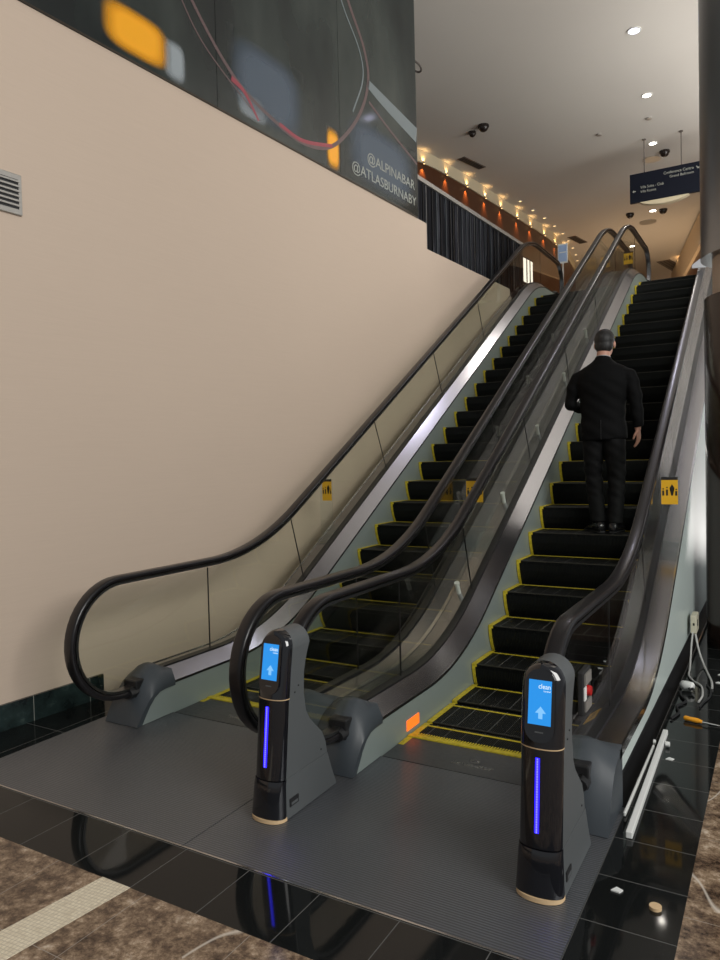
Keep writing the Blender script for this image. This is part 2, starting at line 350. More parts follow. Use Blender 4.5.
bm = PR([(-.98, 20.6), (.37, 14.6), (2.12, 10.0), (2.5, 10.0), (.75, 14.6), (-.6, 20.6)], 'z', 6.55, 7.3); struct(obj('trim_3', bm, M['orange_wall']))

# ------------------------------------------------------------------ escalators
def zf(y, z0, h, Tn=.55):                    # flat z0, then 30 degree incline offset h, then flat again at the top
    y1 = (z0 - h) / TAN; y2 = (ZTOP + z0 - h) / TAN
    if y < y1 - Tn: return z0
    if y < y1 + Tn: return z0 + TAN * (y - y1 + Tn) ** 2 / (4 * Tn)
    if y < y2 - Tn: return TAN * y + h
    if y < y2 + Tn: return ZTOP + z0 - TAN * (y2 + Tn - y) ** 2 / (4 * Tn)
    return ZTOP + z0
def ys(a, b, extra=()):
    out = [a]; y = a
    while y < b - 1e-6:
        step = .06 if (-.75 < y < .75 or 6.6 < y < 8.4) else .25
        y = min(y + step, b); out.append(y)
    return sorted(set([round(q, 4) for q in out] + [round(e, 4) for e in extra if a < e < b]))
YB, YE = -1.12, 9.0
F_SK = lambda y: zf(y, .205, .140); F_GA = lambda y: zf(y, .285, .245); F_HR = lambda y: zf(y, .925, .920)
F_NOSE = lambda y: zf(y, 0, 0, .22); F_LOW = lambda y: F_NOSE(y) - .26
def ruled(xa, fa, xb, fb, th, a=YB, b=YE):
    bm = bmesh.new(); grid_surface(bm, [[(xa, y, fa(y)), (xb, y, fb(y)), (xb, y, fb(y) - th), (xa, y, fa(y) - th)] for y in ys(a, b)], True, True); return bm
def band(xa, xb, lo, hi, a=YB, b=YE):
    bm = bmesh.new(); grid_surface(bm, [[(xa, y, lo(y)), (xb, y, lo(y)), (xb, y, hi(y)), (xa, y, hi(y))] for y in ys(a, b)], True, True); return bm
NB, NT_ = (-1.41, .57), (9.28, ZTOP + .57)
def rail_path(r):                            # handrail centre line seen from the side
    P = [(-1.20, .57 - r), (-1.30, .57 - r)]
    for i in range(0, 25): a = -PI / 2 - PI * i / 24; P.append((NB[0] + r * math.cos(a), NB[1] + r * math.sin(a)))
    off = .925 - (.57 + r)
    for y in ys(-1.3, 9.2): P.append((y, F_HR(y) - off))
    for i in range(0, 25): a = PI / 2 - PI * i / 24; P.append((NT_[0] + r * math.cos(a), NT_[1] + r * math.sin(a)))
    P += [(9.15, ZTOP + .57 - r), (9.05, ZTOP + .57 - r)]
    return P
def sweep(xc, path, prof):                   # prof: closed list of (x, n); n points away from the loop's inside
    bm = bmesh.new(); rows = []; n = len(path)
    for i in range(n):
        a, b = path[max(i - 1, 0)], path[min(i + 1, n - 1)]; ty, tz = b[0] - a[0], b[1] - a[1]; l = math.hypot(ty, tz); ny, nz = -tz / l, ty / l
        rows.append([(xc + px, path[i][0] + ny * pn, path[i][1] + nz * pn) for px, pn in prof])
    grid_surface(bm, rows, True, True); return bm
PROF_RAIL = [(.040 * math.copysign(abs(math.cos(a)) ** .6, math.cos(a)), .019 * math.copysign(abs(math.sin(a)) ** .6, math.sin(a))) for a in [2 * PI * k / 16 for k in range(16)]]
RAILX, HALF = .635, .790
# one step mesh (tread, riser), its yellow border and its worn edge are shared by all steps
def step_meshes():
    bm = bmesh.new(); box(bm, -.497, .497, .0, .375, -.03, 0)
    prof = [(0, 0), (0, -.03), (.012, -.09), (.035, -.15), (.07, -.21), (.09, -.21), (.055, -.15), (.032, -.09), (.02, -.03)]
    prism(bm, prof, 'x', -.497, .497)
    a = bpy.data.meshes.new('step'); bmesh.ops.recalc_face_normals(bm, faces=bm.faces[:]); bm.to_mesh(a); bm.free(); a.materials.append(M['step'])
    bm = bmesh.new()
    for s in (-1, 1):
        x0, x1 = sorted((s * .498, s * .462)); box(bm, x0, x1, -.001, .376, -.02, .003)
        q = [(y - .002, z) for y, z in prof[:5]]; prism(bm, q + [(y + .006, z) for y, z in q[::-1]], 'x', *sorted((s * .498, s * .474)))
    box(bm, -.462, .462, .332, .348, -.01, .0025)
    b = bpy.data.meshes.new('yellow_border'); bmesh.ops.recalc_face_normals(bm, faces=bm.faces[:]); bm.to_mesh(b); bm.free(); b.materials.append(M['yellow'])
    bm = bmesh.new(); box(bm, -.462, .462, -.0015, .010, -.006, .0015)
    c = bpy.data.meshes.new('nosing'); bmesh.ops.recalc_face_normals(bm, faces=bm.faces[:]); bm.to_mesh(c); bm.free(); c.materials.append(M['nose'])
    return a, b, c
ST = step_meshes()
def nose_positions(y_ref):                   # noses 0.405 m apart along the path, one of them at y_ref on the incline
    tb = []; y = -2.0; s = 0; pz = F_NOSE(y)
    while y < 9.6:
        tb.append((s, y)); y += .002; z = F_NOSE(y); s += math.hypot(.002, z - pz); pz = z
    s0 = min(tb, key=lambda q: abs(q[1] - y_ref))[0]; out = []
    for k in range(-14, 40):
        sv = s0 + k * .4052
        if tb[0][0] < sv < tb[-1][0]: out.append(min(tb, key=lambda q: abs(q[0] - sv))[1])
    return [q for q in out if -.95 < q < 8.9]
def glass_panel(x, poly, parent):
    return obj('glass_panel', PR(poly, 'x', x - .005, x + .005), M['glass'], parent)
def escalator(name, cx, y_ref, label, amber_left):
    R = empty(name, (cx, -.77, 0), label, 'escalator'); off = Vector((-cx, .77, 0))
    def P(n, bm, m, par=None, **k):
        o = obj(n, bm, m, par or R, **k)
        if par is None: o.location = off
        return o
    for y in nose_positions(y_ref):
        z = F_NOSE(y); s = link('step', ST[0], None, R); s.location = Vector((cx, y, z)) + off
        link('yellow_border', ST[1], None, s); link('nosing', ST[2], None, s)
    for s in (-1, 1):
        X = lambda d: cx + s * d
        sk = band(*sorted((X(.503), X(.513))), F_LOW, F_SK, -1.086, 8.6)
        for a_, b_, zl in ((-1.38, -1.086, .004), (8.6, 9.27, ZTOP + .004)):
            f_ = (lambda y: min(.205, max(.006, .216 * math.sin(min((y + 1.415) / .249, 1) * PI / 2) ** .9 - .012))) if a_ < 0 else F_SK
            grid_surface(sk, [[(xx, y, zz) for xx, zz in ((X(.503), zl), (X(.513), zl), (X(.513), f_(y)), (X(.503), f_(y)))] for y in [a_ + (b_ - a_) * i / 8 for i in range(9)]], True, True)
        P('skirt_panel', sk, M['skirt'], smooth=True)
        P('inner_deck', ruled(X(.503), lambda y: F_SK(y) + .004, X(.605), F_GA, .012), M['steel'], smooth=True)
        P('skirt_edge_trim', band(*sorted((X(.500), X(.506))), lambda y: F_SK(y) - .008, lambda y: F_SK(y) + .007), M['gasket'], smooth=True)
        P('glass_gasket', band(*sorted((X(.606), X(.664))), lambda y: F_GA(y) - .05, lambda y: F_GA(y) + .012), M['gasket'], smooth=True)
        P('outer_deck', ruled(X(.665), F_GA, X(HALF - .012), lambda y: F_GA(y) - .01, .012), M['steel'], smooth=True)
        P('deck_edge', band(*sorted((X(HALF - .012), X(HALF))), lambda y: F_GA(y) - .05, lambda y: F_GA(y) - .004), M['chrome'], smooth=True)
        if (s > 0) == (cx > 0):                # the outside face of each unit
            P('side_cladding', band(*sorted((X(HALF - .03), X(HALF - .008))), lambda y: .15, lambda y: F_GA(y) - .05), M['clad'], smooth=True)
            P('dark_plinth', B(*sorted((X(HALF - .09), X(HALF - .06))), -1.05, 8.5, .004, .16), M['grey_dark'])
        xr = X(RAILX)
        P('handrail', sweep(xr, rail_path(.375), PROF_RAIL), M['rubber'], smooth=True, angle=60)
        P('handrail_guide', sweep(xr, rail_path(.350), [(-.034, -.012), (.034, -.012), (.034, .004), (-.034, .004)]), M['guide'], smooth=True)
        # glass: rounded end panels and panels between joints square to the slope
        top = lambda y: F_HR(y) - .03
        d = [(-1.14, .275)]
        for i in range(1, 24): a = -PI / 2 - PI * i / 24; d.append((NB[0] + .338 * math.cos(a), NB[1] + .338 * math.sin(a)))
        d[0] = (-1.14, .297)
        d += [(y, top(y)) for y in ys(-1.38, -.575)] + [(y, F_GA(y) + .005) for y in ys(-1.12, -.575)[::-1]]
        glass_panel(xr, d, R).location = off
        J = [(-.571, -.571), (.49, .66)]
        yy = .49
        while yy < 6.0: yy += 1.53; J.append((yy, yy + .24))
        J = [j for j in J if j[0] < 6.6] + [(8.2, 8.2)]
        for (a0, a1), (b0, b1) in zip(J, J[1:]):
            a0 += .0028; a1 += .0028; b0 -= .0028; b1 -= .0028
            up = [(y, top(y)) for y in ys(a0, b0)]; dn = [(y, F_GA(y) + .005) for y in ys(a1, b1)]
            glass_panel(xr, up + dn[::-1], R).location = off
        for a0, a1 in J:
            P('glass_joint', PR([(a0 - .0025, top(a0)), (a0 + .0025, top(a0)), (a1 + .0025, F_GA(a1) + .013), (a1 - .0025, F_GA(a1) + .013)], 'x', xr - .0045, xr + .0045), M['gasket'])
        d = [(y, top(y)) for y in ys(8.203, 9.27)]
        for i in range(1, 22): a = PI / 2 - PI * i / 24; d.append((NT_[0] + .338 * math.cos(a), NT_[1] + .338 * math.sin(a)))
        d += [(y, F_GA(y) + .005) for y in ys(8.203, 8.99)[::-1]]
        glass_panel(xr, d, R).location = off
        # end cover where the handrail dives in
        for yb, sg, zb in ((-1.415, 1, 0), (9.30, -1, ZTOP)):
            bm = bmesh.new(); rows = []
            for dx, zt in ((.498, -1), (.498, .216), (.53, .262), (.575, .335), (.615, .345), (.655, .345), (.695, .335), (.74, .30), (HALF, .262), (HALF, .0)):
                row = []
                for q in (0, .05, .15, .3, .45, .6, .75, .9, 1.0):
                    yv = yb + sg * .345 * q; prof = math.sin(min(q / .72, 1) * PI / 2) ** .9
                    zz = zt * prof if zt >= 0 else .216 * prof - .034
                    if zt < 0: yv += sg * .030 * (1 - prof)
                    if q > .72 and zt > .25: zz = zt + (.292 - zt) * (q - .72) / .28
                    row.append((X(dx), yv, zb + max(zz, .004)))
                rows.append(row)
            grid_surface(bm, rows); nc = P('newel_cover', bm, M['cover'], smooth=True, angle=50)
            yi = yb + sg * .075
            q = B(*sorted((X(.575), X(.695))), *sorted((yi, yi + sg * .14)), zb + .105, zb + .270)
            o = obj('handrail_inlet', q, M['gasket'], nc, bevel=.008)
            q = bmesh.new(); tube(q, [(X(.635), yi - sg * .035, zb + .193), (X(.635), yi + sg * .03, zb + .195)], [(.062, .036), (.068, .045)], 14)
            obj('inlet_boot', q, M['cable_b'], nc, smooth=True)
    # comb and plates
    for yc, sg, zb in ((-.77, 1, 0), (8.32, -1, ZTOP)):
        cb = bmesh.new(); box(cb, cx - .497, cx + .497, *sorted((yc, yc + sg * .038)), zb - .02, zb + .009)
        c_ = P('comb_plate', cb, M['yellow'])
        cb = bmesh.new()
        for i in range(60):
            x = cx - .49 + .98 * i / 59; prism(cb, [(yc + sg * .036, zb + .008), (yc + sg * .036, zb - .012), (yc + sg * .085, zb + .002)], 'x', x - .004, x + .004)
        obj('comb_teeth', cb, M['yellow'], c_)
        P('comb_floor_plate', B(cx - .497, cx + .497, *sorted((yc - sg * .315, yc - sg * .001)), zb - .03, zb + .002), M['comb_metal'])
    # maker's mark on the comb floor plate
    lg = bmesh.new()
    for i in range(24):
        a0, a1 = 2 * PI * i / 24, 2 * PI * (i + 1) / 24
        vs = [lg.verts.new((cx - .01 + r * math.cos(a), -.925 + r * .8 * math.sin(a), .0028)) for r, a in ((.030, a0), (.030, a1), (.018, a1), (.018, a0))]; lg.faces.new(vs)
    P('maker_emblem', lg, M['chrome'])
    tx = text_mesh('maker_name', 'Schindler', Matrix.Translation((cx - .125, -1.0, .0026)), .24, .042, M['chrome'], R, .0008); tx.location = off
    # amber skirt lamp and stop switches
    if amber_left:
        P('skirt_lamp', B(cx - .5035, cx - .4985, -.765, -.60, .030, .092), M['amber'])
    for s, ysw, zsw in ((1, -1.45, .63),) if cx < 0 else ((1, -1.24, .585),):
        x0 = cx + s * .645
        sw = P('stop_switch', B(x0, x0 + .026, ysw - .075, ysw + .075, zsw - .10, zsw + .10), M['grey_dark'], bevel=.006)
        for za_, zb_ in ((.035, .085), (-.085, -.04)): obj('switch_plate', B(x0 + .0262, x0 + .034, ysw - .055, ysw + .055, zsw + za_, zsw + zb_), M['vent_light'], sw)
        q = bmesh.new(); bmesh.ops.create_cone(q, cap_ends=True, segments=16, radius1=.026, radius2=.022, depth=.020, matrix=Matrix.Translation((x0 + .035, ysw, zsw)) @ Matrix.Rotation(PI / 2, 4, 'Y')); obj('stop_button', q, M['red'], sw)
        obj('switch_label', B(x0 + .0262, x0 + .031, ysw - .068, ysw - .030, zsw - .032, zsw + .028), M['white'], sw)
    return R, P
CL, CR = -1.003, .579
RL_, PL = escalator('escalator', CL, 1.735, 'left escalator of the pair, empty, next to the beige wall', False)
RR_, PRR = escalator('escalator', CR, 1.694, 'right escalator of the pair, carrying the man in the black suit', True)
bm = bmesh.new(); dz_ = lambda x: F_SK(-.6) + .0045 + (x - CR - .503) / .102 * (F_GA(-.6) - F_SK(-.6) - .004)
grid_surface(bm, [[(x, y, dz_(x) + .0005), (x, y, dz_(x) + .002)] for x, y in ((1.105, -.72), (1.165, -.72), (1.165, -.55), (1.105, -.55), (1.105, -.72))])
vs = [bm.verts.new((x, y, dz_(x) + .002)) for x, y in ((1.105, -.72), (1.165, -.72), (1.165, -.55), (1.105, -.55))]; bm.faces.new(vs)
cs_ = PRR('caution_sticker', bm, M['ylw_sign'])
bm = bmesh.new()
for y in (-.68, -.64, -.60): bm.faces.new([bm.verts.new((x, yy, dz_(x) + .0026)) for x, yy in ((1.125, y), (1.150, y), (1.150, y + .018), (1.125, y + .018))])
obj('sticker_symbols', bm, M['ink'], cs_)
# small knobs that stop things sliding down the deck between the two units
for yk in (.63, 1.73, 2.83, 3.93, 5.05):
    zk = F_GA(yk); bm = bmesh.new(); tube(bm, [(-.15, yk, zk - .005), (-.15, yk - .04, zk + .075)], .017, 12); tube(bm, [(-.15, yk - .036, zk + .070), (-.15, yk - .045, zk + .085)], .021, 12)
    PRR('anti_slide_knob', bm, M['white'], smooth=True)
# ribbed landing plates in front
for x0, x1, lab in ((-1.864, -.249, 'ribbed grey metal landing plate in front of the left escalator'), (-.243, 1.385, 'ribbed grey metal landing plate in front of the right escalator')):
    bm = bmesh.new(); box(bm, x0, x1, -2.324, -1.09, -.05, .001); o = obj('landing_plate', bm, M['plate']); tag(o, lab, 'landing plate')
    q = bmesh.new(); box(q, x0, x1, -2.3255, -2.317, -.02, .0025); obj('edge_trim', q, M['chrome'], o)
# black floor fill under the newels between the decks
bm = bmesh.new(); box(bm, -1.864, 1.385, -1.089, 9, -.12, -.035); struct(obj('floor_pit', bm, M['grey_dark']))

# ------------------------------------------------------------------ handrail cleaning posts
def interp(tab, z):
    for (z0, a), (z1, b) in zip(tab, tab[1:]):
        if z <= z1: return a + (b - a) * (z - z0) / (z1 - z0) if z1 > z0 else a
    return tab[-1][1]
FRONT = [(0, -1.985), (.17, -1.975), (.19, -1.968), (.558, -1.928), (.78, -1.895), (.87, -1.872)]
REAR = [(0, -1.495), (.10, -1.535), (.19, -1.565), (.25, -1.575), (.31, -1.605), (.36, -1.66), (.41, -1.71), (.46, -1.74), (.55, -1.756), (.65, -1.75), (.72, -1.73), (.79, -1.695), (.91, -1.695)]
def post(cx, label, bright):
    R = empty('handrail_cleaning_post', (cx, -1.75, 0), label, 'post', 'handrail cleaning posts'); W_ = .082
    off = Vector((-cx, 1.75, 0))
    def P(n, bm, m, par=None, **k):
        o = obj(n, bm, m, par or R, **k)
        if par is None: o.location = off
        return o
    zs = [0.006, .06, .10, .14, .165, .185, .19, .25, .31, .36, .41, .46, .5, .55, .6, .65, .70, .73, .76, .785]
    for s in (-1, 1):
        for nm, zz, o_ in (('base_panel', [z for z in zs if z <= .19], .003), ('side_panel', [z for z in zs if z >= .19], 0)):
            bm = bmesh.new(); rows = []
            for z in zz:
                w0 = W_ + o_ + (.006 * max(0, (.19 - z) / .19) if o_ else 0)
                a, b = interp(FRONT, z) + .052, interp(REAR, z); xa, xb = cx + s * w0, cx + s * (w0 - .012)
                rows.append([(xa, a, z), (xa, b, z), (xb, b, z), (xb, a, z)])
            grid_surface(bm, rows, True, True); q = P(nm, bm, M['grey_body'])
            if nm == 'base_panel':
                xr = cx + s * (W_ + .0075); bm = B(*sorted((xr - .004, xr + .0035)), -1.905, -1.835, .055, .092); obj('vent_slot', bm, M['grey_dark'], q)
                bm = B(*sorted((xr - .002, xr + .0052)), -1.895, -1.845, .062, .074); obj('slot_flap', bm, M['grey_body'], q)
            else:
                for yy, zz2 in ((-1.80, .60), (-1.83, .575), (-1.62, .225)):
                    bm = bmesh.new(); bmesh.ops.create_cone(bm, cap_ends=True, segments=10, radius1=.004, radius2=.004, depth=.004, matrix=Matrix.Translation((cx + s * (W_ + .001), yy, zz2)) @ Matrix.Rotation(PI / 2, 4, 'Y')); obj('screw', bm, M['grey_dark'], q)
    # arched roof shell
    bm = bmesh.new(); rows = []
    for y in (interp(FRONT, .83) + .045, -1.80, -1.75, -1.71, -1.695):
        dz = 0
        rows.append([(cx + r * math.cos(a), y, .785 + dz + r * math.sin(a)) for r, rng in ((W_, range(0, 13)), (W_ - .012, range(12, -1, -1))) for a in [PI * k / 12 for k in rng]])
    grid_surface(bm, rows, True, True); P('top_cover', bm, M['grey_body'], smooth=True)
    # gloss front, arched at the top, rounded in plan; lower piece flares
    def front(zz, grow, nm):
        bm = bmesh.new(); rows = []
        for z in zz:
            hw = (W_ + grow(z)) * (1 if z < .785 else math.sqrt(max(.0004, 1 - ((z - .785) / .0830) ** 2)))
            yf = interp(FRONT, z) - grow(z); dep = .055
            row = [(cx + hw * math.cos(a), yf + dep - dep * math.sin(a) ** .75, z) for a in [PI * k / 20 for k in range(21)]]
            rows.append(row)
        grid_surface(bm, rows, True, True); return P(nm, bm, M['gloss_black'], smooth=True, angle=50)
    fr = front([.19, .3, .4, .5, .554], lambda z: 0, 'front_cover')
    fb = front([.020, .06, .10, .14, .165, .186], lambda z: .002 + .010 * (1 - z / .19), 'base_front')
    fh = front([.559, .62, .70, .75, .785, .80, .815, .83, .842, .852, .860, .8655, .8675], lambda z: .0015, 'display_housing')
    ri = bmesh.new(); rows = []
    for z in (.003, .020):
        rows.append([(cx + (W_ + .010) * math.cos(a), interp(FRONT, 0) + .055 - .072 * math.sin(a) ** .75 if math.sin(a) > 0 else interp(FRONT, 0) + .055, z) for a in [PI * k / 24 for k in range(25)]])
    grid_surface(ri, rows, True, True); P('base_ring', ri, M['tan'], smooth=True)
    tr = bmesh.new(); rows = []
    for z in (.5545, .5585):
        rows.append([(cx + (W_ + .0015) * math.cos(a), interp(FRONT, .556) + .055 - .057 * math.sin(a) ** .75, z) for a in [PI * k / 24 for k in range(25)]])
    grid_surface(tr, rows, True, True); P('trim_band', tr, M['tan'], smooth=True)
    # tilted frame of the display
    y0, y1 = interp(FRONT, .575) - .0035, interp(FRONT, .86) - .0035
    up = Vector((0, y1 - y0, .285)).normalized()
    D = frame((cx, y0, .575), (1, 0, 0), up)      # x right, y up the face, z out of the face towards the viewer
    def plate(x0, x1, v0, v1, d0, d1, r=0.0, n=6):
        poly = []
        for (ux, uy, a0) in ((x1 - r, v1 - r, 0), (x0 + r, v1 - r, 90), (x0 + r, v0 + r, 180), (x1 - r, v0 + r, 270)):
            for i in range(n + 1 if r else 1):
                a = math.radians(a0 + 90 * i / n) if r else 0; poly.append((ux + r * math.cos(a) if r else ux, uy + r * math.sin(a) if r else uy))
        bm = bmesh.new(); prism(bm, poly, 'z', d0, d1); bm.transform(D); return bm
    dp = P('display', plate(-.057, .057, .006, .280, -.012, .004, .054, 10), M['gloss_black'], smooth=True, angle=30)
    sc = obj('screen', plate(-.044, .044, .072, .238, .003, .0052), M['screen'], dp)
    ar = [(-.006, .095), (.010, .095), (.010, .116), (.023, .116), (.002, .141), (-.019, .116), (-.006, .116)]
    bm = bmesh.new(); prism(bm, [(x + .002, y) for x, y in ar], 'z', .005, .006); bm.transform(D); obj('arrow_icon', bm, M['screen_icon'], dp)
    text_mesh('screen_word', 'clean', D @ Matrix.Translation((-.006, .207, .0058)), .046, .018, M['screen_text'], dp, .0006)
    text_mesh('screen_word', 'handrail', D @ Matrix.Translation((.014, .196, .0058)), .026, .006, M['screen_text'], dp, .0006)
    obj('display_mark', plate(-.016, .016, .042, .047, .003, .0046), M['grey_body'], dp)
    led = bmesh.new(); za, zb = .248, .523
    prism(led, [(interp(FRONT, za) - .003, za), (interp(FRONT, zb) - .003, zb), (interp(FRONT, zb) + .006, zb), (interp(FRONT, za) + .006, za)], 'x', cx - .012, cx + .004)
    lo = P('led_strip', led, M['led'])
    dots = bmesh.new()
    for i in range(30):
        z = za + .004 + (zb - za - .008) * i / 29; y = interp(FRONT, z) - .0035; box(dots, cx - .0065, cx - .0015, y - .0012, y + .002, z - .003, z + .003)
    obj('led_dots', dots, M['led_dots'], lo)
    return R
post(-.055, 'left handrail cleaning post with blue screen, between the two escalators', 0)
post(1.226, 'right handrail cleaning post with blue screen, at the right handrail end', 0)

# ------------------------------------------------------------------ anti-climb barriers with yellow stickers
def barrier(x0, x1, y, label, zt=1.49, zb=None, s0=None, s1=None):
    zg = F_GA(y); R = empty('anti_climb_barrier', ((x0 + x1) / 2, y, zg), label, 'barrier', 'clear anti-climb barriers'); off = Vector((-(x0 + x1) / 2, -y, -zg))
    bm = bmesh.new(); box(bm, x0, x1, y - .004, y + .004, zg + .0205, zt); o = obj('acrylic_panel', bm, M['acrylic'], R); o.location = off
    bm = bmesh.new(); box(bm, x0 + .004, x1 - .004, y - .10, y + .10, 0, .004)
    for v_ in bm.verts: v_.co.z += (max(F_GA(y) + (v_.co.y - y) * TAN, F_GA(v_.co.y)) + .014)
    o = obj('foot_plate', bm, M['acrylic'], R); o.location = off
    s0 = s0 or x0 + .012; s1 = s1 or x1 - .012; z0, z1 = zt - .215, zt - .012
    o = obj('warning_sticker', B(s0, s1, y - .0055, y - .004, z0, z1), M['ylw_sign'], R); o.location = off
    bm = bmesh.new(); w_ = s1 - s0; c = (s0 + s1) / 2; yy = y - .0062
    box(bm, s0, s1, yy, y - .0055, z1 - .022, z1)
    prism(bm, [(c + w_ * .10, z0 + .065), (c + w_ * .20, z0 + .065), (c + w_ * .20, z0 + .12), (c + w_ * .30, z0 + .12), (c + w_ * .15, z0 + .15), (c, z0 + .12), (c + w_ * .10, z0 + .12)], 'y', yy, y - .0055)
    for q, h in ((-.38, .05), (-.15, .06), (.40, .045)):
        bmesh.ops.create_uvsphere(bm, u_segments=8, v_segments=6, radius=w_ * .05, matrix=Matrix.Translation((c + w_ * q, yy, z0 + .065 + h)) @ Matrix.Diagonal((1, .05, 1, 1)))
        box(bm, c + w_ * (q - .06), c + w_ * (q + .06), yy, y - .0055, z0 + .065, z0 + .065 + h * .75)
    o = obj('warning_symbols', bm, M['ink'], R); o.location = off
barrier(-1.795, -1.655, 1.2, 'clear barrier with yellow sticker on the far left deck by the beige wall', s0=-1.765, s1=-1.66)
barrier(-.335, -.085, 1.2, 'clear barrier with yellow sticker on the deck between the escalators, low down', s0=-.30, s1=-.15)
barrier(1.238, 1.378, 1.2, 'clear barrier with yellow sticker on the far right deck near the column', s0=1.25, s1=1.365)
barrier(-.335, -.085, 8.3, 'clear barrier with yellow sticker between the escalators at the very top', zt=5.02, s0=-.25, s1=-.10)

# ------------------------------------------------------------------ left wall: vent, mural, railing
R = empty('wall_vent', wp(-1.63, 3.43, 0), 'square grey louvred air vent on the beige left wall', 'vent'); iv = R.location.copy()
def WPt(n, bm, m, par=None, root=None, **k):
    o = obj(n, bm, m, par or root, **k)
    if par is None and root is not None: o.location = -root.location
    return o
bm = wall_prism([(-1.76, 3.30), (-1.56, 3.30), (-1.56, 3.56), (-1.76, 3.56)], 0, .02); fr = WPt('vent_frame', bm, M['vent_light'], root=R, bevel=.004)
bm = wall_prism([(-1.74, 3.335), (-1.585, 3.335), (-1.585, 3.525), (-1.74, 3.525)], .018, .022); obj('vent_recess', bm, M['grey_dark'], fr)
for i in range(6):
    z = 3.35 + i * .031; bm = wall_prism([(-1.74, z), (-1.585, z), (-1.585, z + .012), (-1.74, z + .012)], .020, .032); obj('louvre', bm, M['vent_light'], fr)
R = empty('mural', wp(1.2, 4.70, .03), 'dark wine glass mural with account names above the beige wall', 'mural')
js = [-9.0, -1.6, .27, 2.12, 3.85]
for a, b in zip(js, js[1:]):
    WPt('mural_panel', wall_prism([(a + .003, 4.702), (b - .003, 4.702), (b - .003, ZC - .002), (a + .003, ZC - .002)], -.02, .03), M['mural'], root=R)
def ribbon(pts, wd, m, nm, off=.032):
    p = smooth_path([(y, z, 0) for y, z in pts], 8); bm = bmesh.new(); n = len(p); L = []; Rr = []
    for i in range(n):
        tn = (p[min(i + 1, n - 1)] - p[max(i - 1, 0)]).normalized(); w_ = wd[0] + (wd[1] - wd[0]) * i / (n - 1) if isinstance(wd, tuple) else wd
        L.append((p[i].x - tn.y * w_ / 2, p[i].y + tn.x * w_ / 2)); Rr.append((p[i].x + tn.y * w_ / 2, p[i].y - tn.x * w_ / 2))
    rows = [[wp(*L[i], off), wp(*Rr[i], off), wp(*Rr[i], off - .003), wp(*L[i], off - .003)] for i in range(n)]
    grid_surface(bm, rows, True, True); return WPt(nm, bm, m, root=R)
ribbon([(2.14, 7.05), (2.33, 6.65), (2.64, 6.26), (2.71, 5.90), (2.47, 5.42), (1.97, 4.95), (1.46, 4.81), (1.0, 4.87), (.53, 5.02), (.1, 5.36), (-.25, 5.8), (-.5, 6.4)], (.05, .03), M['print_pink'], 'glass_outline')
ribbon([(2.02, 6.95), (2.22, 6.55), (2.54, 6.2), (2.60, 5.9), (2.38, 5.46)], .02, M['print_grey'], 'glass_highlight', .0335)
ribbon([(1.97, 4.95), (1.46, 4.83), (1.1, 4.86)], .035, M['print_red'], 'glass_highlight', .0335)
ribbon([(.45, 5.02), (.62, 4.96), (.80, 4.78)], (.05, .02), M['print_red'], 'glass_highlight', .0335)
ribbon([(2.70, 5.90), (3.1, 5.83), (3.84, 5.72)], (.10, .19), M['print_grey'], 'glass_stem')
ribbon([(2.72, 5.70), (3.2, 5.54), (3.84, 5.36)], .03, M['print_pink'], 'glass_stem')
ribbon([(-.25, 5.6), (.1, 5.18), (.7, 4.85)], .014, M['print_pink'], 'glass_highlight')
for poly, mk, nm in (([(-.92, 4.72), (-.24, 4.72), (-.24, 5.10), (-.92, 5.10)], 'reflection_orange', 'orange_reflection'), ([(1.86, 4.70), (2.115, 4.70), (2.115, 5.15), (1.86, 5.15)], 'reflection_orange', 'orange_reflection'),  # the orange patches are painted reflections, not artwork
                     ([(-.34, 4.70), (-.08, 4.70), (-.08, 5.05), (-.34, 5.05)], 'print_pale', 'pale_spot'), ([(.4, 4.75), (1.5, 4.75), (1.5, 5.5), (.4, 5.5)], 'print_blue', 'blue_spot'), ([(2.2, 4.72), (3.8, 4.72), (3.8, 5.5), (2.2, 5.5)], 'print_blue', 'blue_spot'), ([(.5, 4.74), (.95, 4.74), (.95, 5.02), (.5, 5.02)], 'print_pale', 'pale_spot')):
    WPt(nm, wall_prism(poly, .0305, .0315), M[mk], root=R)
for txt, y0, y1, z in (('@ALPINABAR', 2.66, 3.76, 4.98), ('@ATLASBURNABY', 2.34, 3.79, 4.785)):
    o = text_mesh('lettering', txt, frame(wp(y0, z, .034), WD, (0, 0, 1)), (y1 - y0), .15, M['print_letter'], R, .002); o.location = -R.location
# railing along the upper floor
R = empty('railing', wp(5.7, 4.40, -.1), 'dark striped railing with grey top rail on the wall edge above', 'railing')
WPt('railing_panel', wall_prism([(3.87, 4.702), (4.115, 4.702), (4.115, 4.372), (7.9, 4.372), (7.9, 5.27), (3.87, 5.27)], -.125, -.105), M['rods'], root=R)
WPt('top_rail', wall_prism([(3.87, 5.27), (7.9, 5.27), (7.9, 5.325), (3.87, 5.325)], -.155, -.075), M['vent_light'], root=R)
rnd = random.Random(3)
for i in range(29):
    y = 3.93 + i * .134 + rnd.uniform(-.04, .04); w_ = rnd.choice((.010, .014, .02)); zb = 4.71 if y < 4.13 else 4.38
    WPt('rod', wall_prism([(y, zb), (y + w_, zb), (y + w_, 5.268), (y, 5.268)], -.103, -.09), M[rnd.choice(('gasket', 'gasket', 'col_metal', 'cover', 'gasket', 'gasket'))], root=R)

